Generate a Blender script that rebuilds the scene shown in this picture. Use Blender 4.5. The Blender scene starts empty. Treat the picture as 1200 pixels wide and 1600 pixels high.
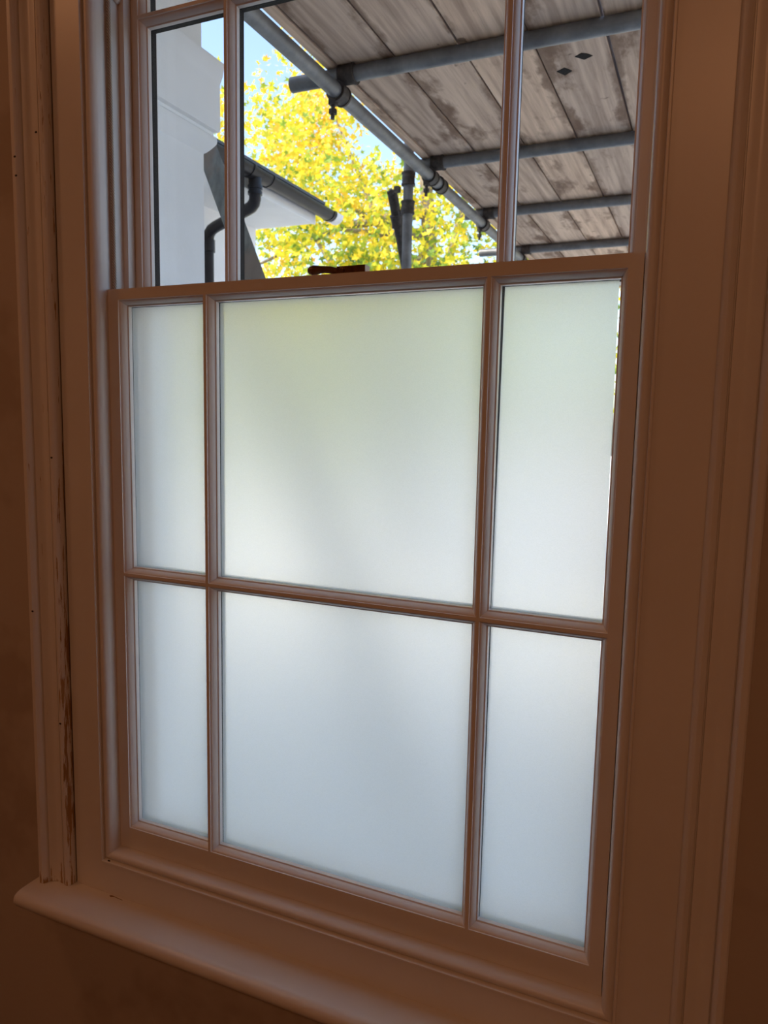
import bpy, bmesh, math, random
from mathutils import Vector, Matrix, noise
random.seed(7)
S = bpy.context.scene
COL = S.collection
PI = math.pi

# ------------------------------------------------------------------ camera
FW, RT, UP = Vector((-.3969, .9102, -.1182)), Vector((.9155, .4017, .0193)), Vector((-.0651, .1005, .9928))
cam_d = bpy.data.cameras.new('camera')
cam_d.sensor_fit = 'VERTICAL'; cam_d.sensor_height = 36.0
cam_d.lens = 1155.0 / 1600.0 * 36.0
cam_d.clip_start = 0.02; cam_d.clip_end = 300
cam_d.dof.use_dof = True; cam_d.dof.focus_distance = 1.25; cam_d.dof.aperture_fstop = 8.5
cam = bpy.data.objects.new('camera', cam_d); COL.objects.link(cam)
M = Matrix.Identity(4)
for i in range(3):
    M[i][0], M[i][1], M[i][2] = RT[i], UP[i], -FW[i]
M[0][3], M[1][3], M[2][3] = .5666, -1.0836, .2977
cam.matrix_world = M
S.camera = cam
S.view_settings.view_transform = 'Standard'; S.view_settings.look = 'None'
S.view_settings.exposure = 0.0; S.view_settings.gamma = 1.0
S.view_settings.use_curve_mapping = False

# ------------------------------------------------------------------ sky, sun, room lamp
W = bpy.data.worlds.new('sky'); S.world = W; W.use_nodes = True
nt = W.node_tree; nt.nodes.clear()
sky = nt.nodes.new('ShaderNodeTexSky'); sky.sky_type = 'NISHITA'; sky.sun_disc = False
sky.sun_elevation = math.radians(42); sky.sun_rotation = math.radians(215)
sky.altitude = 50; sky.air_density = 1.0; sky.dust_density = 3.0; sky.ozone_density = 1.0
bg = nt.nodes.new('ShaderNodeBackground'); bg.inputs['Strength'].default_value = 0.51
out = nt.nodes.new('ShaderNodeOutputWorld')
nt.links.new(sky.outputs[0], bg.inputs[0]); nt.links.new(bg.outputs[0], out.inputs[0])

SUN_DIR = Vector((-.34, -.58, .74)).normalized()          # towards the sun: behind the house, to the left
sl = bpy.data.lights.new('sun', 'SUN'); sl.energy = 5.2; sl.angle = math.radians(.6); sl.color = (1.0, .93, .82)
so = bpy.data.objects.new('sun', sl); COL.objects.link(so)
so.rotation_euler = SUN_DIR.to_track_quat('Z', 'Y').to_euler(); so.location = (-10, -8, 16)

for lx, ly, lz, pw in ((.60, -2.60, 1.85, 15.0), (-1.60, -1.00, 1.85, 4.5)):      # the room's warm lamp, then an added unseen fill brightening the left casing
    ll = bpy.data.lights.new('ceiling_lamp_and_fill', 'AREA'); ll.shape = 'DISK'; ll.size = .30; ll.energy = pw * .95; ll.color = (1.0, .44, .20)
    lo = bpy.data.objects.new('ceiling_lamp_and_fill', ll); COL.objects.link(lo); lo.location = (lx, ly, lz)

# ------------------------------------------------------------------ node materials
def mat(name):
    m = bpy.data.materials.new(name); m.use_nodes = True
    n = m.node_tree; b = n.nodes['Principled BSDF']
    return m, n, b
def nd(n, t, **kw):
    x = n.nodes.new(t)
    for k, v in kw.items():
        if k in x.inputs: x.inputs[k].default_value = v
        else: setattr(x, k, v)
    return x
def ramp(n, src, stops):
    r = n.nodes.new('ShaderNodeValToRGB'); e = r.color_ramp.elements
    while len(e) < len(stops): e.new(.5)
    for el, (p, c) in zip(e, stops):
        el.position = p; el.color = (c[0], c[1], c[2], 1) if not isinstance(c, (int, float)) else (c, c, c, 1)
    n.links.new(src, r.inputs[0]); return r
def mix(n, fac, a, b, mode='MIX'):
    x = n.nodes.new('ShaderNodeMix'); x.data_type = 'RGBA'; x.blend_type = mode
    for s, v in ((0, fac), (6, a), (7, b)):
        if hasattr(v, 'is_output'): n.links.new(v, x.inputs[s])
        elif s == 0: x.inputs[0].default_value = v
        else: x.inputs[s].default_value = (*v, 1)
    return x.outputs[2]
def coords(n, scale=(1, 1, 1), kind='Object', add_random=False):
    tc = n.nodes.new('ShaderNodeTexCoord'); mp = n.nodes.new('ShaderNodeMapping'); mp.inputs['Scale'].default_value = scale
    n.links.new(tc.outputs[kind], mp.inputs[0])
    if add_random:
        oi = n.nodes.new('ShaderNodeObjectInfo'); mu = nd(n, 'ShaderNodeMath', operation='MULTIPLY'); mu.inputs[1].default_value = 40
        n.links.new(oi.outputs['Random'], mu.inputs[0]); n.links.new(mu.outputs[0], mp.inputs['Location'])
    return mp.outputs[0]
def noi(n, vec, scale, detail=4, rough=.55):
    x = nd(n, 'ShaderNodeTexNoise', Scale=scale, Detail=detail, Roughness=rough); n.links.new(vec, x.inputs['Vector']); return x.outputs['Fac']
def bump(n, b, h, strength, dist):
    x = nd(n, 'ShaderNodeBump', Strength=strength, Distance=dist); n.links.new(h, x.inputs['Height']); n.links.new(x.outputs[0], b.inputs['Normal'])

def paint(name, col, rough=.34, streak=(60, 60, 6), bs=.12):
    m, n, b = mat(name)
    v = coords(n, streak); f = noi(n, v, 1.0, 5)
    v2 = coords(n, (3, 3, 3)); g = noi(n, v2, 1.5, 3)
    c = mix(n, ramp(n, g, [(.35, 0), (.7, 1)]).outputs[0], [x * .94 for x in col], col)
    n.links.new(c, b.inputs['Base Color']); b.inputs['Roughness'].default_value = rough
    bump(n, b, f, bs, .0015)
    return m
PAINT = (.74, .69, .64)
m_paint = paint('white_gloss_paint', PAINT)
m_sill = paint('white_sill_paint', PAINT, .30, (6, 60, 60))
m_sash = paint('white_sash_paint', PAINT, .32)

# worn architrave: white paint chipped to bare wood along the inner edge and at the foot
m_arch, n, b = mat('chipped_white_paint')
v = coords(n, (60, 60, 6)); f = noi(n, v, 1.0, 5)
tc = n.nodes.new('ShaderNodeTexCoord'); sp = n.nodes.new('ShaderNodeSeparateXYZ'); n.links.new(tc.outputs['Object'], sp.inputs[0])
vv = coords(n, (150, 150, 9)); chips = noi(n, vv, 1.0, 6, .65)
edge = nd(n, 'ShaderNodeMapRange'); n.links.new(sp.outputs['X'], edge.inputs[0])
edge.inputs[1].default_value = .0195; edge.inputs[2].default_value = .0335; edge.inputs[3].default_value = 0; edge.inputs[4].default_value = .19
hgt = nd(n, 'ShaderNodeMapRange'); n.links.new(sp.outputs['Z'], hgt.inputs[0])
hgt.inputs[1].default_value = .55; hgt.inputs[2].default_value = 1.0; hgt.inputs[3].default_value = 1; hgt.inputs[4].default_value = .35
em = nd(n, 'ShaderNodeMath', operation='MULTIPLY'); n.links.new(edge.outputs[0], em.inputs[0]); n.links.new(hgt.outputs[0], em.inputs[1])
foot = nd(n, 'ShaderNodeMapRange'); n.links.new(sp.outputs['Z'], foot.inputs[0])
foot.inputs[1].default_value = .0; foot.inputs[2].default_value = .055; foot.inputs[3].default_value = .19; foot.inputs[4].default_value = 0
mx = nd(n, 'ShaderNodeMath', operation='MAXIMUM'); n.links.new(em.outputs[0], mx.inputs[0]); n.links.new(foot.outputs[0], mx.inputs[1])
sm = nd(n, 'ShaderNodeMath', operation='ADD'); n.links.new(chips, sm.inputs[0]); n.links.new(mx.outputs[0], sm.inputs[1])
mask = ramp(n, sm.outputs[0], [(.675, 0), (.70, 1)]).outputs[0]
bare = ramp(n, f, [(.3, (.30, .16, .06)), (.7, (.46, .27, .12))]).outputs[0]
n.links.new(mix(n, mask, PAINT, bare), b.inputs['Base Color'])
n.links.new(ramp(n, mask, [(0, .36), (1, .8)]).outputs[0], b.inputs['Roughness'])
hh = nd(n, 'ShaderNodeMath', operation='SUBTRACT'); n.links.new(f, hh.inputs[0]); n.links.new(mask, hh.inputs[1])
bump(n, b, hh.outputs[0], .2, .0015)

def plaster(name, col, patch):
    m, n, b = mat(name)
    v = coords(n); g = noi(n, v, 3.2, 4, .6); h = noi(n, v, 90, 3)
    n.links.new(mix(n, ramp(n, g, [(.52, 0), (.62, 1)]).outputs[0], col, patch), b.inputs['Base Color'])
    b.inputs['Roughness'].default_value = .85; bump(n, b, h, .15, .002); return m
m_wall = plaster('buff_plaster', (.50, .42, .345), (.42, .335, .26))
m_room = plaster('room_plaster', (.45, .36, .27), (.42, .33, .25))
m_floor, n, b = mat('floor_boards')
v = coords(n, (8, 1, 1)); n.links.new(ramp(n, noi(n, v, 3), [(.3, (.13, .07, .04)), (.7, (.22, .13, .07))]).outputs[0], b.inputs['Base Color'])

def stucco(name, col, var):
    m, n, b = mat(name)
    v = coords(n); g = noi(n, v, 4, 5, .6); h = noi(n, v, 60, 3)
    n.links.new(mix(n, ramp(n, g, [(.4, 0), (.75, 1)]).outputs[0], col, var), b.inputs['Base Color'])
    b.inputs['Roughness'].default_value = .75; bump(n, b, h, .08, .004); return m
m_stucco = stucco('white_masonry_paint', (.80, .80, .80), (.72, .72, .71))
m_house = stucco('white_render', (.86, .86, .85), (.80, .80, .79))
m_ground = stucco('pale_paving', (.64, .63, .60), (.55, .54, .51))
m_slate = stucco('grey_slate', (.10, .11, .12), (.07, .08, .09))

m_dark, n, b = mat('black_plastic')
v = coords(n); n.links.new(ramp(n, noi(n, v, 12), [(.3, (.012, .012, .014)), (.8, (.03, .03, .033))]).outputs[0], b.inputs['Base Color']); b.inputs['Roughness'].default_value = .32; b.inputs['Specular IOR Level'].default_value = .22

m_tube, n, b = mat('galvanised_tube')
v = coords(n, (1, 1, 1), add_random=True); f = noi(n, v, 14, 5, .65)
n.links.new(ramp(n, f, [(.3, (.11, .115, .12)), (.55, (.18, .185, .19)), (.8, (.26, .265, .27))]).outputs[0], b.inputs['Base Color'])
b.inputs['Metallic'].default_value = .35; b.inputs['Roughness'].default_value = .5; bump(n, b, f, .1, .003)
m_rust, n, b = mat('dark_steel_coupler')
v = coords(n); f = noi(n, v, 60, 4)
n.links.new(ramp(n, f, [(.35, (.035, .033, .032)), (.7, (.10, .085, .075))]).outputs[0], b.inputs['Base Color']); b.inputs['Metallic'].default_value = .5; b.inputs['Roughness'].default_value = .6

def wood(name, lo, hi, stain, axis=1, edge=False):
    m, n, b = mat(name)
    sc = [24, 24, 24]; sc[axis] = 1.1
    v = coords(n, sc, add_random=True); g = noi(n, v, 1.6, 6, .6)
    sc2 = [7, 7, 7]; sc2[axis] = 2.6
    v2 = coords(n, sc2, add_random=True); s1 = noi(n, v2, 1.0, 5, .62)
    v3 = coords(n, (14, 14, 14), add_random=True); s2 = noi(n, v3, 1.0, 3, .5)
    c = ramp(n, g, [(.30, lo), (.62, hi)]).outputs[0]
    oi = n.nodes.new('ShaderNodeObjectInfo')
    c = mix(n, 1.0, c, ramp(n, oi.outputs['Random'], [(0, (.82, .82, .84)), (1, (1.08, 1.03, .98))]).outputs[0], 'MULTIPLY')
    c = mix(n, ramp(n, s1, [(.56, 0), (.66, .8)]).outputs[0], c, stain)
    c = mix(n, ramp(n, s2, [(.70, 0), (.74, .75)]).outputs[0], c, [x * .55 for x in stain])
    if edge:
        tc = n.nodes.new('ShaderNodeTexCoord'); sp = n.nodes.new('ShaderNodeSeparateXYZ'); n.links.new(tc.outputs['Object'], sp.inputs[0])
        ab = nd(n, 'ShaderNodeMath', operation='ABSOLUTE'); n.links.new(sp.outputs['X'], ab.inputs[0])
        mr = nd(n, 'ShaderNodeMapRange'); n.links.new(ab.outputs[0], mr.inputs[0])
        mr.inputs[1].default_value = .045; mr.inputs[2].default_value = .105; mr.inputs[3].default_value = -.12; mr.inputs[4].default_value = .13
        ad = nd(n, 'ShaderNodeMath', operation='ADD'); n.links.new(mr.outputs[0], ad.inputs[0]); n.links.new(s1, ad.inputs[1])
        c = mix(n, ramp(n, ad.outputs[0], [(.53, 0), (.63, .75)]).outputs[0], c, stain)
    n.links.new(c, b.inputs['Base Color']); b.inputs['Roughness'].default_value = .8; bump(n, b, g, .3, .004)
    return m
m_board = wood('weathered_scaffold_board', (.36, .25, .18), (.70, .53, .40), (.15, .08, .045), edge=True)
m_prop = wood('green_grey_timber', (.08, .09, .087), (.18, .20, .19), (.20, .155, .12), 2)
m_bark = wood('mottled_bark', (.16, .13, .10), (.34, .30, .24), (.12, .10, .08), 2)

m_brass, n, b = mat('dull_brass')
v = coords(n); n.links.new(ramp(n, noi(n, v, 120), [(.3, (.12, .05, .02)), (.7, (.22, .10, .04))]).outputs[0], b.inputs['Base Color']); b.inputs['Metallic'].default_value = .6; b.inputs['Roughness'].default_value = .28
m_cord, n, b = mat('old_sash_cord')
v = coords(n, (1, 1, 1)); wv = nd(n, 'ShaderNodeTexWave', Scale=120.0, Distortion=.5, wave_type='BANDS', bands_direction='DIAGONAL'); n.links.new(v, wv.inputs[0])
n.links.new(ramp(n, wv.outputs['Fac'], [(.2, (.34, .28, .22)), (.8, (.62, .54, .44))]).outputs[0], b.inputs['Base Color']); bump(n, b, wv.outputs['Fac'], .6, .002)
m_putty, n, b = mat('dark_outside_putty'); b.inputs['Base Color'].default_value = (.008, .008, .009, 1); b.inputs['Roughness'].default_value = .8; b.inputs['Specular IOR Level'].default_value = .15
m_crack, n, b = mat('brown_paint_crack'); b.inputs['Base Color'].default_value = (.22, .11, .05, 1)
m_mark, n, b = mat('dark_paint_mark'); b.inputs['Base Color'].default_value = (.02, .02, .02, 1); b.inputs['Roughness'].default_value = .9; b.inputs['Specular IOR Level'].default_value = .1
m_hole, n, b = mat('dark_nail_hole'); b.inputs['Base Color'].default_value = (.012, .008, .006, 1)

# leaves: colour runs from gold at the top of the crown to green low down, with leaf-to-leaf variation
def leaf_mat(name, shift):
    m, n, b = mat(name)
    geo = n.nodes.new('ShaderNodeNewGeometry')
    tc = n.nodes.new('ShaderNodeTexCoord'); sp = n.nodes.new('ShaderNodeSeparateXYZ'); n.links.new(tc.outputs['Object'], sp.inputs[0])
    mr = nd(n, 'ShaderNodeMapRange'); n.links.new(sp.outputs['Z'], mr.inputs[0])
    mr.inputs[1].default_value = 2.2; mr.inputs[2].default_value = 6.6; mr.inputs[3].default_value = -.17 + shift; mr.inputs[4].default_value = .10 + shift
    pn = noi(n, coords(n), .9, 3)
    a = nd(n, 'ShaderNodeMath', operation='ADD'); n.links.new(mr.outputs[0], a.inputs[0]); n.links.new(pn, a.inputs[1])
    r2 = nd(n, 'ShaderNodeMath', operation='MULTIPLY_ADD'); n.links.new(geo.outputs['Random Per Island'], r2.inputs[0]); r2.inputs[1].default_value = .62; n.links.new(a.outputs[0], r2.inputs[2])
    sb = nd(n, 'ShaderNodeMath', operation='SUBTRACT'); n.links.new(r2.outputs[0], sb.inputs[0]); sb.inputs[1].default_value = .31
    c = ramp(n, sb.outputs[0], [(.12, (.10, .20, .06)), (.34, (.26, .40, .05)), (.50, (.62, .62, .04)), (.72, (.85, .68, .04)), (.97, (.80, .48, .05))]).outputs[0]
    n.links.new(c, b.inputs['Base Color']); b.inputs['Roughness'].default_value = .45
    tr = n.nodes.new('ShaderNodeBsdfTranslucent'); n.links.new(c, tr.inputs[0])
    ms = n.nodes.new('ShaderNodeMixShader'); ms.inputs[0].default_value = .5
    n.links.new(b.outputs[0], ms.inputs[1]); n.links.new(tr.outputs[0], ms.inputs[2])
    n.links.new(ms.outputs[0], n.nodes['Material Output'].inputs[0]); return m
m_leaf = leaf_mat('yellow_plane_leaves', .06)
m_leaf3 = leaf_mat('golden_plane_leaves', .16)
m_leaf2 = leaf_mat('green_plane_leaves', -.10)

# clear glass and frosted film
m_glass, n, b = mat('window_glass')
n.nodes.remove(b)
t = n.nodes.new('ShaderNodeBsdfTransparent'); t.inputs[0].default_value = (.985, .99, .988, 1)
g = n.nodes.new('ShaderNodeBsdfGlossy'); g.inputs['Roughness'].default_value = .0
lw = n.nodes.new('ShaderNodeLayerWeight'); lw.inputs[0].default_value = .5
p5 = nd(n, 'ShaderNodeMath', operation='POWER'); n.links.new(lw.outputs['Facing'], p5.inputs[0]); p5.inputs[1].default_value = 5
fr = nd(n, 'ShaderNodeMath', operation='MULTIPLY_ADD'); n.links.new(p5.outputs[0], fr.inputs[0]); fr.inputs[1].default_value = .9; fr.inputs[2].default_value = .035
ms = n.nodes.new('ShaderNodeMixShader')
n.links.new(fr.outputs[0], ms.inputs[0]); n.links.new(t.outputs[0], ms.inputs[1]); n.links.new(g.outputs[0], ms.inputs[2])
n.links.new(ms.outputs[0], n.nodes['Material Output'].inputs[0])
m_film, n, b = mat('frosted_film')
n.nodes.remove(b)
v = coords(n); gr = noi(n, v, 900, 2); g2 = noi(n, v, 60, 3)
bu = nd(n, 'ShaderNodeBump', Strength=.25, Distance=.0008); n.links.new(gr, bu.inputs['Height'])
tl = n.nodes.new('ShaderNodeBsdfTranslucent')
n.links.new(ramp(n, gr, [(.35, (.91, .905, .87)), (.65, (.99, .98, .95))]).outputs[0], tl.inputs[0]); n.links.new(bu.outputs[0], tl.inputs['Normal'])
rf = nd(n, 'ShaderNodeBsdfRefraction', IOR=1.25, Roughness=.72); rf.inputs[0].default_value = (.98, .975, .945, 1)
ms = n.nodes.new('ShaderNodeMixShader'); ms.inputs[0].default_value = .46
n.links.new(tl.outputs[0], ms.inputs[1]); n.links.new(rf.outputs[0], ms.inputs[2])
n.links.new(ms.outputs[0], n.nodes['Material Output'].inputs[0])

# ------------------------------------------------------------------ mesh helpers (all coordinates are world metres)
def box(bm, x0, x1, y0, y1, z0, z1, bev=0):
    v = [bm.verts.new((x, y, z)) for x in (x0, x1) for y in (y0, y1) for z in (z0, z1)]
    fs = [bm.faces.new([v[i] for i in q]) for q in ((0, 1, 3, 2), (4, 6, 7, 5), (0, 4, 5, 1), (2, 3, 7, 6), (0, 2, 6, 4), (1, 5, 7, 3))]
    if bev:
        es = list({e for f in fs for e in f.edges})
        bmesh.ops.bevel(bm, geom=es, offset=bev, segments=2, affect='EDGES', profile=.7)
def prism(bm, pts, f):
    """closed outline pts extruded between f(p,0) and f(p,1)"""
    a = [bm.verts.new(f(p, 0)) for p in pts]; c = [bm.verts.new(f(p, 1)) for p in pts]; k = len(pts)
    for i in range(k): bm.faces.new((a[i], a[(i + 1) % k], c[(i + 1) % k], c[i]))
    bm.faces.new(a[::-1]); bm.faces.new(c)
def tube(bm, p, q, r, seg=20, inner=None, caps=True):
    p, q = Vector(p), Vector(q); d = (q - p).normalized(); u = d.orthogonal().normalized(); w = d.cross(u)
    def ring(o, rr): return [bm.verts.new(o + (u * math.cos(2 * PI * i / seg) + w * math.sin(2 * PI * i / seg)) * rr) for i in range(seg)]
    def bridge(A, B):
        for i in range(seg): bm.faces.new((A[i], A[(i + 1) % seg], B[(i + 1) % seg], B[i]))
    A, B = ring(p, r), ring(q, r); bridge(A, B)
    if inner:
        C, D = ring(p, inner), ring(q, inner); bridge(B, D); bridge(D, C); bridge(C, A)
    elif caps: bm.faces.new(A[::-1]); bm.faces.new(B)
def pipe(bm, pts, rads, seg=16):
    """swept round tube through pts"""
    pts = [Vector(p) for p in pts]; rings = []; u = None
    if isinstance(rads, (int, float)): rads = [rads] * len(pts)
    for i, p in enumerate(pts):
        d = (pts[min(i + 1, len(pts) - 1)] - pts[max(i - 1, 0)]).normalized()
        u = (d.orthogonal() if u is None else u - d * u.dot(d)).normalized(); w = d.cross(u)
        rings.append([bm.verts.new(p + (u * math.cos(2 * PI * k / seg) + w * math.sin(2 * PI * k / seg)) * rads[i]) for k in range(seg)])
    for A, B in zip(rings, rings[1:]):
        for k in range(seg): bm.faces.new((A[k], A[(k + 1) % seg], B[(k + 1) % seg], B[k]))
    bm.faces.new(rings[0][::-1]); bm.faces.new(rings[-1])
def lathe(bm, c, prof, axis=Vector((0, 0, 1)), seg=24):
    c = Vector(c); u = axis.orthogonal().normalized(); w = axis.cross(u); rings = []
    for r, h in prof:
        rings.append([bm.verts.new(c + axis * h + (u * math.cos(2 * PI * k / seg) + w * math.sin(2 * PI * k / seg)) * max(r, 1e-5)) for k in range(seg)])
    for A, B in zip(rings, rings[1:]):
        for k in range(seg): bm.faces.new((A[k], A[(k + 1) % seg], B[(k + 1) % seg], B[k]))
    bm.faces.new(rings[0][::-1]); bm.faces.new(rings[-1])
def ring_side(bm, op, side, prof, sign=1):
    """one mitred side of a moulding running round the opening op=(x0,x1,z0,z1); prof = [(inset, y)], sign -1 runs outward"""
    x0, x1, z0, z1 = op; A, B = [], []
    for s, y in prof:
        s *= sign
        a, c = {'L': ((x0 + s, z0 + s), (x0 + s, z1 - s)), 'R': ((x1 - s, z0 + s), (x1 - s, z1 - s)),
                'B': ((x0 + s, z0 + s), (x1 - s, z0 + s)), 'T': ((x0 + s, z1 - s), (x1 - s, z1 - s))}[side]
        A.append(bm.verts.new((a[0], y, a[1]))); B.append(bm.verts.new((c[0], y, c[1])))
    for i in range(len(prof) - 1): bm.faces.new((A[i], A[i + 1], B[i + 1], B[i]))
def smooth(o, ang=35):
    for p in o.data.polygons: p.use_smooth = True
    mod = o.modifiers.new('edges', 'EDGE_SPLIT'); mod.split_angle = math.radians(ang)
def obj(name, bm, m, parent=None, loc=None, sm=None, recalc=True):
    if recalc: bmesh.ops.recalc_face_normals(bm, faces=bm.faces)
    root = parent
    while root is not None and root.parent is not None: root = root.parent
    if root is not None: L = root.location.copy()
    elif loc is not None: L = Vector(loc)
    else:
        xs = [v.co for v in bm.verts]
        L = Vector(((min(c.x for c in xs) + max(c.x for c in xs)) / 2, (min(c.y for c in xs) + max(c.y for c in xs)) / 2, min(c.z for c in xs)))
    for v in bm.verts: v.co -= L
    me = bpy.data.meshes.new(name); bm.to_mesh(me); bm.free()
    o = bpy.data.objects.new(name, me); COL.objects.link(o); me.materials.append(m)
    if parent: o.parent = parent
    else: o.location = L
    if sm: smooth(o, sm)
    return o
def empty(name, loc):
    o = bpy.data.objects.new(name, None); COL.objects.link(o); o.location = loc; o.empty_display_size = .05; return o
def tag(o, label, cat, group=None, kind=None):
    o['label'] = label; o['category'] = cat
    if group: o['group'] = group
    if kind: o['kind'] = kind
    return o
def B(): return bmesh.new()
def bx(name, dims, m, parent=None, bev=0, **k):
    bm = B(); box(bm, *dims, bev=bev); return obj(name, bm, m, parent, **k)

# ------------------------------------------------------------------ room shell
FLOOR, CEIL, SILL = -1.56, 1.95, -.650
bm = B()
for d in ((-2.3, -.57, -.035, .12, FLOOR, CEIL), (.57, 1.7, -.035, .12, FLOOR, CEIL), (-.57, .57, -.035, .12, FLOOR, -.685), (-.57, .57, -.035, .12, 1.70, CEIL)): box(bm, *d)
for d in ((-.5755, -.4985, .002, .119, -.685, 1.70), (.4985, .5755, .002, .119, -.685, 1.70)): box(bm, *d)
tag(obj('wall_front', bm, m_wall), 'buff plaster wall around the sash window, seen at both sides and under the sill', 'wall', kind='structure')
for nm, d, m, lb in (('wall_left', (-2.42, -2.3, -3.6, .12, FLOOR, CEIL), m_room, 'plain plaster side wall left of the window'),
                 ('wall_right', (1.7, 1.82, -3.6, .12, FLOOR, CEIL), m_room, 'plain plaster side wall right of the window'),
                 ('wall_back', (-2.42, 1.82, -3.72, -3.6, FLOOR, CEIL), m_room, 'plain plaster wall facing the window'),
                 ('floor', (-2.42, 1.82, -3.72, .12, FLOOR - .1, FLOOR), m_floor, 'brown boarded room floor'),
                 ('ceiling', (-2.42, 1.82, -3.72, .12, CEIL, CEIL + .12), m_room, 'plain plaster ceiling of the room')):
    tag(bx(nm, d, m), lb, nm.split('_')[0], kind='structure')

# ------------------------------------------------------------------ window frame
HEAD = 1.585
win = empty('window_1', (0, 0, SILL)); tag(win, 'white painted box frame holding both sliding sashes, with rounded staff bead and flat lining boards', 'window frame', kind='structure')
LX = .5645
bx('lining_board', (-LX, -.491, -.030, -.001, SILL, 1.68), m_paint, win, bev=.0012)
bx('lining_board', (.491, .5682, -.030, -.001, SILL, 1.68), m_paint, win, bev=.0012)
bx('head_board', (-.491, .491, -.030, -.001, 1.606, 1.68), m_paint, win)
bx('apron_board', (-.491, .491, -.030, -.001, SILL, -.583), m_paint, win)
for sx in (-1, 1):
    a, c = sorted((sx * .4755, sx * .497))
    bx('pulley_stile', (a, c, .0, .112, -.66, 1.64), m_paint, win)
    a, c = sorted((sx * .4645, sx * .4775))
    bx('parting_bead', (a, c, .0455, .0640, -.62, HEAD), m_paint, win, bev=.0015)
    a, c = sorted((sx * .456, sx * .56))
    bx('outer_lining', (a, c, .1085, .125, -.66, 1.64), m_paint, win)
bx('frame_head', (-.497, .497, .0, .119, HEAD + .004, 1.64), m_paint, win)
bx('outer_sill', (-.56, .56, .0, .20, -.69, -.5645), m_paint, win)
SB = [(0, .001), (0, -.012), (.0010, -.0185), (.0035, -.0245), (.0070, -.0280), (.0108, -.0290), (.0140, -.0278), (.0160, -.0255), (.0170, -.0240),
      (.0180, -.0258), (.0185, -.0320), (.0192, -.0335), (.0222, -.0335), (.0232, -.0325), (.0234, -.0290), (.0234, -.001)]
OPN = (-.4735, .4725, -.5620, HEAD)
for sd in 'LRBT':
    bm = B(); ring_side(bm, OPN, sd, SB, -1); obj('staff_bead', bm, m_paint, win, sm=40)
# small painted bump, a sash stop rather than a pulley, at the top of the left channel
bm = B(); lathe(bm, (-.4755, .040, 1.060), [(.011, 0), (.011, .003), (.008, .006), (.002, .0075)], Vector((1, 0, 0)), 20)
obj('sash_stop_bump', bm, m_paint, win, sm=40)

# sill board
sill = None
bm = B()
pr = [(-.02, -.650), (-.094, -.650), (-.102, -.6515), (-.109, -.656), (-.1125, -.663), (-.1125, -.670), (-.109, -.677), (-.102, -.6815), (-.094, -.683), (-.02, -.683)]
def sf(p, t):
    y, z = p; x = -.656 if t == 0 else .656
    return (x, y, z)
prism(bm, pr, sf)
es = [e for e in bm.edges if abs(e.verts[0].co.x - e.verts[1].co.x) < 1e-6 and min(e.verts[0].co.y, e.verts[1].co.y) < -.021]
bmesh.ops.bevel(bm, geom=es, offset=.006, segments=3, affect='EDGES')
sb_ = obj('trim_1', bm, m_sill, sm=45); tag(sb_, 'white painted window sill board with rounded nose under the window', 'window sill', kind='structure')

# architraves: profile from the inner edge outwards (distance, y)
AP = [(0, -.029), (0, -.041), (.0012, -.0445), (.004, -.0475), (.008, -.0490), (.012, -.0480), (.0150, -.0460), (.0156, -.0395), (.0170, -.0395), (.0176, -.0455),
      (.0255, -.0455), (.030, -.0440), (.036, -.0445), (.043, -.0475), (.0485, -.0515), (.0492, -.0460), (.0502, -.0460), (.0510, -.0560), (.0540, -.0615), (.0570, -.0640), (.0640, -.0640), (.0665, -.0625), (.0672, -.0590), (.0672, -.0345), (.004, -.0345), (.004, -.029)]
def architrave(name, x_in, sx, z0, z1, m, label):
    bm = B()
    def f(p, t): return (x_in + sx * p[0], p[1], z0 if t == 0 else z1)
    prism(bm, AP, f)
    return tag(obj(name, bm, m, loc=(x_in + (-.0336 if sx < 0 else .0336), -.045, z0), sm=30), label, 'architrave', kind='structure')
al = architrave('trim_2', -.5675, -1, SILL + .0005, 1.69, m_arch, 'chipped white architrave left of the window, bare wood showing along its inner edge and foot')
ar = architrave('trim_3', .5680, 1, SILL + .0005, 1.69, m_paint, 'smooth white moulded architrave right of the window, meeting the brown wall')
bm = B()
def f(p, t): return (-.635 if t == 0 else .635, p[1], 1.69 + p[0])
prism(bm, AP, f); tag(obj('trim_4', bm, m_paint, sm=30), 'white moulded architrave across the head of the window', 'architrave', kind='structure')
for x, y, z in ((-.625, -.0640, .768), (-.6235, -.0640, .735), (-.5905, -.0458, .812), (-.5755, -.0492, .222), (-.6235, -.0640, -.079), (-.576, -.0492, -.305)):
    bm = B(); bmesh.ops.create_icosphere(bm, subdivisions=2, radius=.0021)
    for v_ in bm.verts: v_.co = Vector((v_.co.x * 1.4, v_.co.y * .4, v_.co.z * .9)) + Vector((x, y, z))
    obj('nail_hole', bm, m_hole, al)

for x, y, z, rr in ((-.4775, -.0300, -.5795, .0024),):
    bm = B(); bmesh.ops.create_icosphere(bm, subdivisions=2, radius=rr)
    for v_ in bm.verts: v_.co = Vector((v_.co.x * 1.5, v_.co.y * .4, v_.co.z * .8)) + Vector((x, y, z))
    obj('nail_hole', bm, m_hole, win)
bm = B(); prism(bm, [(-.474, -.0345), (-.468, -.0322), (-.440, -.0348), (-.4405, -.0358), (-.463, -.0343), (-.470, -.0372)], lambda p, t: (p[0], p[1], SILL - .001 if t == 0 else SILL + .0003))
obj('paint_crack', bm, m_crack, sb_)
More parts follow.
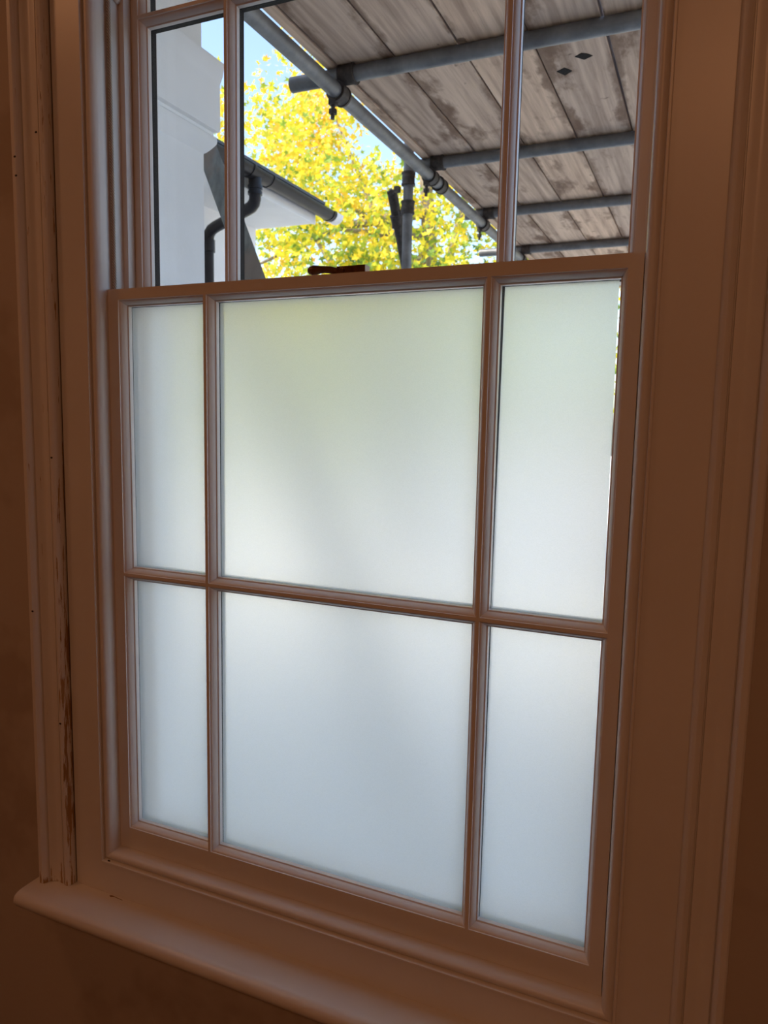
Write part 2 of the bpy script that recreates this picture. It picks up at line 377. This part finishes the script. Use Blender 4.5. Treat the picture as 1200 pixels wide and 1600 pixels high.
# ------------------------------------------------------------------ sashes
NB = .0030                                                   # half width of a glazing bar's nose
MP = [(0, 0), (.0005, .0020), (.0018, .0026), (.0038, .0052), (.0058, .0086), (.0074, .0122), (.0080, .0146), (.0092, .0152), (.0102, .0158), (.0106, .0225), (.0106, .0240), (.0106, .0262), (.0102, .0425), (.0, .0425)]
def sash(name, y0, zb, zt, zib, zmid, zit, frosted, label):
    root = empty(name, (0, y0, zb)); tag(root, label, 'window sash')
    xo0, xo1, xi, xm, D = -.4740, .4703, .450, .2553, .0425
    P = [(s if (frosted or y < .04 or s == 0) else .0072, y0 + y) for s, y in MP]
    cols = [(-xi, -xm - NB), (-xm + NB, xm - NB), (xm + NB, xi)]
    rows = [(zib, zmid - NB), (zmid + NB, zit)]
    def part(nm, boxes, sides):
        bm = B()
        for b_ in boxes: box(bm, *b_)
        for c_, r_, sd in sides: ring_side(bm, (*cols[c_], *rows[r_]), sd, P)
        o = obj(nm, bm, m_sash, root, sm=30)
        o.data.materials.append(m_putty)                      # the outside of the sash is dark
        for p_ in o.data.polygons:
            if p_.center.y > .0238 and len(p_.vertices) == 4 and abs(p_.area) < .02: p_.material_index = 1
        return o
    part('stile', [(xo0, -xi, y0, y0 + D, zb, zt)], [(0, 0, 'L'), (0, 1, 'L')])
    part('stile', [(xi, xo1, y0, y0 + D, zb, zt)], [(2, 0, 'R'), (2, 1, 'R')])
    part('top_rail', [(-xi, xi, y0, y0 + D, zit, zt)], [(0, 1, 'T'), (1, 1, 'T'), (2, 1, 'T')])
    part('bottom_rail', [(-xi, xi, y0, y0 + D, zb, zib)], [(0, 0, 'B'), (1, 0, 'B'), (2, 0, 'B')])
    for k, sx in ((0, -1), (1, 1)):
        part('glazing_bar', [(sx * xm - NB, sx * xm + NB, y0, y0 + D, zib, zit)], [(k, 0, 'R'), (k, 1, 'R'), (k + 1, 0, 'L'), (k + 1, 1, 'L')])
    for k in range(3):
        part('glazing_bar', [(cols[k][0], cols[k][1], y0, y0 + D, zmid - NB, zmid + NB)], [(k, 0, 'T'), (k, 1, 'B')])
    g0, g1 = y0 + .0232, y0 + .0258
    for r_ in range(2):
        for k in range(3):
            (a, c), (d, e) = cols[k], rows[r_]
            i = .0100
            gl = bx('glass_pane', (a + i, c - i, g0, g1, d + i, e - i), m_glass, root)
            if not frosted: continue
            gl['label'] = 'glass pane with frosted privacy film'
            # film cut a little short of the putty, most of all along some edges
            L = [.0025, .0030, .0046 if r_ else .0022][k]; Rr = [.0004, .0006, .0026 if r_ else .0008][k]
            x0, x1, z0, z1 = a + .0106 + L, c - .0106 - Rr, d + .0106 + .0004, e - .0106 - .0012
            bm = B(); nx, nz = 6, 24; vs = []
            for iz in range(nz + 1):
                t = iz / nz
                lw = L * (1 - t) * (.75 if (k == 2 and r_) else .25)   # tapers towards the foot
                rw = Rr * (1 - t) * .8 if k == 2 else 0
                j = .0004 * noise.noise((t * 17, k * 3.1, r_ * 5.3))
                vs.append([bm.verts.new((x0 - lw + j + (x1 + rw - x0 + lw) * ix / nx, g0 - .0004, z0 + (z1 - z0) * t)) for ix in range(nx + 1)])
            for iz in range(nz):
                for ix in range(nx): bm.faces.new((vs[iz][ix], vs[iz][ix + 1], vs[iz + 1][ix + 1], vs[iz + 1][ix]))
            obj('frosted_film', bm, m_film, gl, recalc=False)
    return root
lower = sash('sash_window', 0.0, -.5617, .5352, -.5178, 0.0, .5155, True, 'lower white sash with six frosted panes, shut in the frame behind the sill')
upper = sash('sash_window', .0655, .5120, HEAD, .5330, 1.0330, 1.5420, False, 'upper white sash with clear glass, showing scaffold and tree beyond')

# fastener on the meeting rail
fs_z = .5352
fast = empty('sash_fastener', (0, 0, 0)); fast.parent = lower; fast.location = (0, 0, 0); fast['label'] = 'dull brass sash fastener with rounded lever'
def fobj(nm, bm, m, **k):
    return obj(nm, bm, m, fast, **k)
bm = B(); box(bm, -.0190, .0470, .0200, .0400, fs_z, fs_z + .0028, bev=.0008); fobj('base_plate', bm, m_brass)
bm = B(); box(bm, -.0050, .0465, .0150, .0330, fs_z + .0028, fs_z + .0145, bev=.0012); fobj('keeper_block', bm, m_brass)
bm = B(); pipe(bm, [(-.060, .0200, fs_z + .0118), (-.0590, .020, fs_z + .0118), (-.0560, .020, fs_z + .0118), (-.0500, .020, fs_z + .0118), (-.0440, .0200, fs_z + .0120), (-.0380, .0205, fs_z + .0122), (-.0300, .0210, fs_z + .0122), (-.020, .022, fs_z + .0112), (-.0080, .024, fs_z + .0085), (.0120, .026, fs_z + .0060)],
     [.0015, .0045, .0068, .0082, .0076, .0062, .0056, .0058, .0055, .0035], 20); fobj('lever', bm, m_brass, sm=50)
bm = B(); lathe(bm, (.006, .0150, fs_z + .0095), [(.0042, 0), (.0042, .0022), (.003, .0034), (.0008, .004)], Vector((0, -1, 0)), 18); fobj('pivot_screw', bm, m_brass, sm=40)

# sash cord in the left channel
bm = B(); pipe(bm, [(-.4708, .0150, .5360 + .2 * i) for i in range(6)], .0036, 12)
tag(obj('sash_cord', bm, m_cord, sm=60), 'twisted sash cord hanging in the channel left of the upper sash', 'cord')

# ------------------------------------------------------------------ outside: this house
pil = B()
levels = [(-1.9, 0), (.938, 0), (.943, .006), (.950, .012), (.958, .018), (.964, .022), (.971, .0235), (.978, .0225), (.983, .017), (.990, .017), (.993, .027), (1.000, .0285), (1.102, .0285), (1.108, .030), (1.120, .033), (1.132, .0345), (1.147, .036), (1.152, .0355), (1.152, 0.0), (3.2, 0.0)]
prev = None
for z, e in levels:
    x0, x1, y0, y1 = -1.10, -.6 + e, .12, .457 + e
    if z > 1.151 and e == 0: x1, y1 = -.602, .455
    cur = [pil.verts.new(c) for c in ((x0, y0, z), (x1, y0, z), (x1, y1, z), (x0, y1, z))]
    if prev:
        for i in range(4): pil.faces.new((prev[i], prev[(i + 1) % 4], cur[(i + 1) % 4], cur[i]))
    else: pil.faces.new(cur[::-1])
    prev = cur
pil.faces.new(prev)
tag(obj('pilaster', pil, m_stucco, sm=25), 'white rendered pilaster with moulded cap outside, seen through the left clear panes', 'pilaster', kind='structure')
bm = B(); box(bm, -5.2, 4.5, -3.72, .119, CEIL + .12, 4.6)  # unseen mass added over the room, tall enough to shade the near outside
tag(obj('wall_sun_block', bm, m_stucco), 'unseen white upper storey added above the window to block the sun', 'wall', kind='structure')
GZ = -1.9
bm = B(); box(bm, -40, 40, -6, 60, GZ - .2, GZ)
tag(obj('ground', bm, m_ground), 'pale paved ground outside the window', 'ground', kind='structure')

# ------------------------------------------------------------------ scaffold
H = 1.45                                                     # underside of the boards
TR = .0242
edges = [-.622, -.424, -.212, .000, .212, .424, .636]
names = ['outermost scaffold board, next to the narrow toe board and the sky gap', 'second scaffold board in from the toe board', 'third scaffold board in from the toe board',
         'fourth scaffold board in, with two dark marks on its underside', 'innermost scaffold board, along the right edge of the clear glass']
rb = random.Random(3)
for i in range(5):
    x0, x1 = edges[i] + .003, edges[i + 1] - .003
    bm = B(); y0, y1 = .18, 5.4; k = 26; w1, w2 = rb.random() * 9, rb.random() * 9
    rows_ = []
    for j in range(k + 1):
        y = y0 + (y1 - y0) * j / k
        a = x0 + .0035 * noise.noise((y * 1.1, w1, 0)); c = x1 + .0035 * noise.noise((y * 1.1, w2, 4)); dz = .0008 + .0015 * abs(noise.noise((y * .7, w1, 8)))
        rows_.append([bm.verts.new(p) for p in ((a + .002, y, H + dz), (c - .002, y, H + dz), (c, y, H + dz + .002), (c, y, H + .038), (a, y, H + .038), (a, y, H + dz + .002))])
    for A, C in zip(rows_, rows_[1:]):
        for q in range(6): bm.faces.new((A[q], A[(q + 1) % 6], C[(q + 1) % 6], C[q]))
    bm.faces.new(rows_[0][::-1]); bm.faces.new(rows_[-1])
    tag(obj('scaffold_board', bm, m_board), names[i], 'scaffold board', 'boards of the scaffold platform')
bm = B(); box(bm, -.664, -.626, .18, 5.4, H, H + .225, bev=.002)
tag(obj('toe_board', bm, m_board), 'narrow board edge along the outer side of the scaffold platform', 'toe board')
# dark slash marks painted on the fifth board
board5 = [o for o in COL.objects if o.name.startswith('scaffold_board')][3]
for outl in ([(.032, 1.483), (.060, 1.466), (.079, 1.496), (.052, 1.519)], [(.103, 1.405), (.125, 1.389), (.140, 1.398), (.155, 1.418), (.127, 1.434)]):
    bm = B(); prism(bm, outl, lambda p, t: (p[0], p[1], H - .0006 if t == 0 else H + .003)); obj('paint_mark', bm, m_mark, board5)
LXX, LZ = -.622, H - .0484 - .030
def rod(name, p, q, label, r=TR, group=None, base=None):
    bm = B(); tube(bm, p, q, r, 24, inner=r - .004)
    o = obj(name, bm, m_tube, sm=40)
    return tag(o, label, 'scaffold tube', group)
rod('scaffold_tube', (LXX, -.0 + .35, LZ), (LXX, 5.3, LZ), 'long scaffold tube running away from the window just outside the toe board')
TY = [(1.205, 'nearest, highest in the upper sash', -.800), (2.080, 'second from the window, meeting the upright', -.70), (2.895, 'third from the window', -.72), (3.765, 'fourth from the window, just above the meeting rail', -.895)]
for y, w, x0 in TY:
    rod('scaffold_tube', (x0, y, H - TR - .0005), (.70, y, H - TR - .0005), 'grey cross tube under the scaffold boards, ' + w, group='cross tubes under the boards')
rod('scaffold_tube', (-.757, 2.155, GZ), (-.757, 2.155, 2.2), 'upright scaffold tube standing in front of the yellow tree', r=.0225)
pa, pb = Vector((-.857, 2.200, 1.372)), Vector((-.852, 2.400, 1.030)); dd = pb - pa
bm = B(); tube(bm, pa, pa + dd * ((GZ - pa.z) / dd.z), .0235, 24)
tag(obj('scaffold_tube', bm, m_rust, sm=40), 'dark slanting scaffold tube with open top, clamped beside the upright', 'scaffold tube')

def coupler(label, c1, d1, c2, d2, bolt=None, r1=TR, r2=TR, group='scaffold couplers'):
    c1, c2, d1, d2 = Vector(c1), Vector(c2), Vector(d1).normalized(), Vector(d2).normalized()
    e = empty('scaffold_coupler', (c1 + c2) / 2); tag(e, label, 'scaffold coupler', group)
    for c, d, r in ((c1, d1, r1), (c2, d2, r2)):
        bm = B(); tube(bm, c - d * .026, c + d * .026, r + .0065, 20, inner=r + .0004)
        u = d.orthogonal().normalized()
        tube(bm, c - d * .028, c - d * .020, r + .009, 20, inner=r + .0004); tube(bm, c + d * .020, c + d * .028, r + .009, 20, inner=r + .0004)
        obj('jaw', bm, m_rust, e, sm=40)
    if bolt:
        p, q = Vector(bolt[0]), Vector(bolt[1])
        bm = B(); tube(bm, p, q, .0065, 12); dq = (q - p).normalized(); tube(bm, p + (q - p) * .45, p + (q - p) * .45 + dq * .014, .014, 6)
        box(bm, p.x - .012, p.x + .012, p.y - .012, p.y + .012, p.z - .012, p.z + .012)
        obj('bolt', bm, m_rust, e)
    return e
tz = H - TR
for (y, w), wl in zip(((1.205, 0), (2.080, 1), (2.895, 2), (3.765, 3)), ('where the nearest cross tube meets the long tube, bolt hanging down', 'where the second cross tube meets the long tube beside the upright', 'where the third cross tube meets the long tube', 'where the fourth cross tube meets the long tube')):
    coupler('dark steel coupler ' + wl, (LXX, y + .0, LZ), (0, 1, 0), (LXX + .034, y, tz), (1, 0, 0), ((LXX - .010, y - .02, LZ - .030), (LXX - .012, y - .02, LZ - .085)))
coupler('dark steel coupler joining the upright to the long tube', (-.757, 2.155, LZ + .028), (0, 0, 1), (LXX, 2.20, LZ), (0, 1, 0), ((-.80, 2.13, LZ - .02), (-.845, 2.12, LZ - .035)), r1=.0225)
pc = pa + dd * ((1.255 - pa.z) / dd.z)
coupler('dark steel swivel coupler joining the slanting tube to the upright', (-.757, 2.155, 1.275), (0, 0, 1), pc, dd, ((-.790, 2.19, 1.275), (-.825, 2.22, 1.27)), r1=.0225, r2=.0235)

# leaning timber
t0, t1 = Vector((-1.345, 1.437, 1.407)), Vector((-1.036, 1.336, .826))
ax = (t1 - t0).normalized(); view = ((t0 + t1) / 2 - Vector((.5666, -1.0836, .2977))).normalized(); sd_ = ax.cross(view).normalized(); dp_ = sd_.cross(ax).normalized()
tb = t0 + ax * ((GZ - t0.z) / ax.z); tt = t0 - ax * .02
bm = B(); vs = []
for c in (tt, tb):
    for a, d_ in ((-.040, -.018), (.040, -.018), (.040, .018), (-.040, .018)): vs.append(bm.verts.new(c + sd_ * a + dp_ * d_))
for q in ((0, 1, 2, 3), (7, 6, 5, 4), (0, 4, 5, 1), (1, 5, 6, 2), (2, 6, 7, 3), (3, 7, 4, 0)): bm.faces.new([vs[i] for i in q])
tag(obj('timber_plank', bm, m_prop), 'weathered green-grey timber plank leaning in front of the white house', 'plank')

# ------------------------------------------------------------------ neighbouring white house
hs = empty('white_house', (-4.3, 1.4, GZ)); tag(hs, 'white rendered house with black gutter and downpipe beyond the pilaster', 'house')
XW, YE, ZS, XG, ZG = -2.31, 3.27, 1.58, -1.815, 1.645
bx('wall', (-6.3, XW, .14, YE, GZ, ZS + .02), m_house, hs)
bx('soffit', (-6.3, -1.885, .14, YE + .02, ZS, ZS + .022), m_house, hs)
bx('fascia_board', (-1.885, -1.865, .14, YE + .02, ZS - .004, ZS + .13), m_house, hs)
bm = B(); prism(bm, [(-1.90, ZS + .10), (-1.80, ZS + .112), (-1.80, ZS + .128), (-6.3, ZS + 1.05), (-6.3, ZS + .10)], lambda p, t: (p[0], .14 if t == 0 else YE + .03, p[1]))
obj('roof', bm, m_slate, hs)
# half-round gutter with brackets, end cap and outlet
def half_round(bm, x, z, y0, y1, ro, ri, seg=18):
    pts = [(x + ro * math.cos(PI + PI * i / seg), z + ro * math.sin(PI + PI * i / seg)) for i in range(seg + 1)] + [(x + ri * math.cos(2 * PI - PI * i / seg), z + ri * math.sin(2 * PI - PI * i / seg)) for i in range(seg + 1)]
    prism(bm, pts, lambda p, t: (p[0], y0 if t == 0 else y1, p[1]))
bm = B(); half_round(bm, XG, ZG + .02, .16, 3.47, .052, .046); gut = obj('gutter', bm, m_dark, hs, sm=40)
for y in (1.75, 2.435, 2.63, 3.36):
    bm = B(); half_round(bm, XG, ZG + .022, y, y + .022, .0575, .050); obj('gutter_bracket', bm, m_dark, gut, sm=40)
bm = B(); half_round(bm, XG, ZG + .02, 3.47, 3.478, .054, .001); ec = obj('end_cap', bm, m_house, gut)
bm = B(); half_round(bm, XG, ZG + .022, 3.40, 3.48, .056, .0525); e2 = obj('end_section', bm, m_house, gut, sm=40); e2['label'] = 'pale gutter end'
yo, yw, xw = 2.515, 2.68, XW + .055
bm = B()
tube(bm, (XG, yo, 1.625), (XG, yo, 1.545), .036, 20); tube(bm, (XG, yo, 1.585), (XG, yo, 1.568), .041, 20); tube(bm, (XG, yo, 1.555), (XG, yo, 1.538), .040, 20)
pipe(bm, [(XG, yo, 1.56), (XG, yo, 1.515), (XG - .008, yo + .003, 1.496), (XG - .03, yo + .011, 1.480), (XG - .06, yo + .023, 1.474), (xw + .075, yw - .026, 1.434), (xw + .035, yw - .012, 1.424), (xw + .010, yw - .003, 1.404), (xw, yw, 1.375), (xw, yw, 1.33)], .033, 18)
tube(bm, (xw, yw, 1.37), (xw, yw, 1.30), .040, 20)
dpipe = obj('downpipe', bm, m_dark, hs, sm=45)
bm = B(); tube(bm, (xw, yw, 1.34), (xw, yw, GZ), .033, 20); obj('pipe_length', bm, m_dark, dpipe, sm=45)
for z in (1.05, -.4):
    bm = B(); tube(bm, (xw, yw, z - .02), (xw, yw, z + .02), .040, 20); box(bm, XW, XW + .02, yw - .07, yw + .07, z - .02, z + .02); obj('pipe_clip', bm, m_dark, dpipe, sm=45)

# ------------------------------------------------------------------ trees
def leaf_poly():
    # five-lobed plane leaf outline, unit size, stalk at the origin
    pts = []
    for ang, r in ((-160, .30), (-150, .50), (-118, .30), (-95, .62), (-62, .34), (-38, .62), (-14, .50), (0, 1.0)):
        pts.append((r, ang))
    out_ = []
    for ang, r in ((-165, .22), (-128, .50), (-100, .30), (-62, .80), (-32, .42), (0, 1.0), (32, .42), (62, .80), (100, .30), (128, .50), (165, .22)):
        a = math.radians(ang); out_.append((math.sin(a) * r, math.cos(a) * r + .2))
    return out_
LP = leaf_poly()
def foliage(name, clumps, per, size, m, parent, seed):
    rg = random.Random(seed); V, F = [], []
    L = parent.location
    for (cx, cy, cz, rx, ry, rz) in clumps:
        for _ in range(int(per * rx * ry * rz)):
            d = Vector((rg.gauss(0, 1), rg.gauss(0, 1), rg.gauss(0, 1))).normalized() * (rg.random() ** .45)
            p = Vector((cx + d.x * rx, cy + d.y * ry, cz + d.z * rz))
            if noise.noise(p * 1.15) + .55 * noise.noise(p * 2.7) < -.06: continue
            nrm = Vector((rg.gauss(0, .8), rg.gauss(0, .8) - .45, rg.gauss(.55, .6))).normalized()
            u = nrm.orthogonal().normalized(); u.rotate(Matrix.Rotation(rg.random() * 6.283, 3, nrm)); w = nrm.cross(u)
            s = size * rg.uniform(.65, 1.25); b0 = len(V); fold = rg.uniform(.1, .35)
            for a, c in LP: V.append(tuple(p + u * a * s + w * c * s + nrm * (abs(a) * fold - .12 * c * c) * s - L))
            V.append(tuple(p + w * .2 * s - L)); k = len(LP)
            for i in range(k): F.append((b0 + k, b0 + i, b0 + (i + 1) % k))
    me = bpy.data.meshes.new(name); me.from_pydata(V, [], F); me.update(); me.materials.append(m)
    o = bpy.data.objects.new(name, me); COL.objects.link(o); o.parent = parent
    print(name, 'leaves', len(V) // 12)
    return o
def tree(name, base, height, rad, clumps, per, size, m, label, seed):
    root = empty(name, base); tag(root, label, 'tree')
    rg = random.Random(seed + 50); bx_, by_, bz_ = base
    bm = B(); pipe(bm, [(bx_ + .05 * math.sin(i * 1.3), by_ + .05 * math.cos(i), bz_ + height * i / 8) for i in range(9)], [rad * (1 - .085 * i) for i in range(9)], 14)
    obj('trunk', bm, m_bark, root, sm=60)
    for i in range(9):
        cx, cy, cz, *_ = clumps[i % len(clumps)]
        s0 = Vector((bx_, by_, bz_ + height * (.45 + .055 * i))); e0 = Vector((cx, cy, cz)); md = s0.lerp(e0, .5) + Vector((0, 0, -.2 + rg.random() * .5))
        bm = B(); pipe(bm, [s0, s0.lerp(md, .5), md, md.lerp(e0, .5), e0], [rad * .38, rad * .3, rad * .2, rad * .12, rad * .06], 10); obj('branch', bm, m_bark, root, sm=60)
    fo = foliage('foliage', clumps, per, size, m, root, seed)
    return root
EXTRA = [(-5.25, 6.72, 4.15), (-5.2, 6.85, 3.6), (-4.9, 6.95, 4.2), (-4.55, 7.1, 4.4), (-3.9, 7.5, 4.5)]
rg = random.Random(11); cl = []
C0 = Vector((-3.9, 9.3, 2.75))
for i in range(64):
    d = Vector((rg.gauss(0, 1), rg.gauss(0, 1), rg.gauss(0, 1))).normalized() * (rg.random() ** .4)
    if d.y > .55: d.y = -d.y
    r = rg.uniform(.8, 1.25)
    cl.append((C0.x + d.x * 3.9, C0.y + d.y * 2.0, C0.z + d.z * 3.3, r * 1.15, r, r * .85))
for q in EXTRA: cl.append((*q, .62, .6, .55))
tree('plane_tree', (-3.5, 9.6, GZ), 6.0, .26, cl, 540, .078, m_leaf, 'yellow autumn plane tree filling the view beyond the scaffold', 5)
cl2 = []
for i in range(30):
    d = Vector((rg.gauss(0, 1), rg.gauss(0, 1), rg.gauss(0, 1))).normalized() * (rg.random() ** .4); r = rg.uniform(.9, 1.3)
    cl2.append((-7.5 + d.x * 4.2, 16.4 + d.y * 1.8, 2.2 + d.z * 2.8, r * 1.2, r, r * .9))
tree('plane_tree', (-7.5, 16.6, GZ), 5.5, .24, cl2, 300, .11, m_leaf2, 'greener tree low behind the yellow one, seen past the white house', 9)
cl3 = []
for i in range(30):
    d = Vector((rg.gauss(0, 1), rg.gauss(0, 1), rg.gauss(0, 1))).normalized() * (rg.random() ** .4); r = rg.uniform(.9, 1.2)
    cl3.append((4.3 + d.x * 3.0, 11.4 + d.y * 1.4, 1.4 + d.z * 2.9, r * 1.15, r, r * .9))
tree('plane_tree', (4.3, 11.7, GZ), 5.0, .22, cl3, 200, .12, m_leaf3, 'yellow tree farther right, showing only as a glow through the frosted right panes', 21)
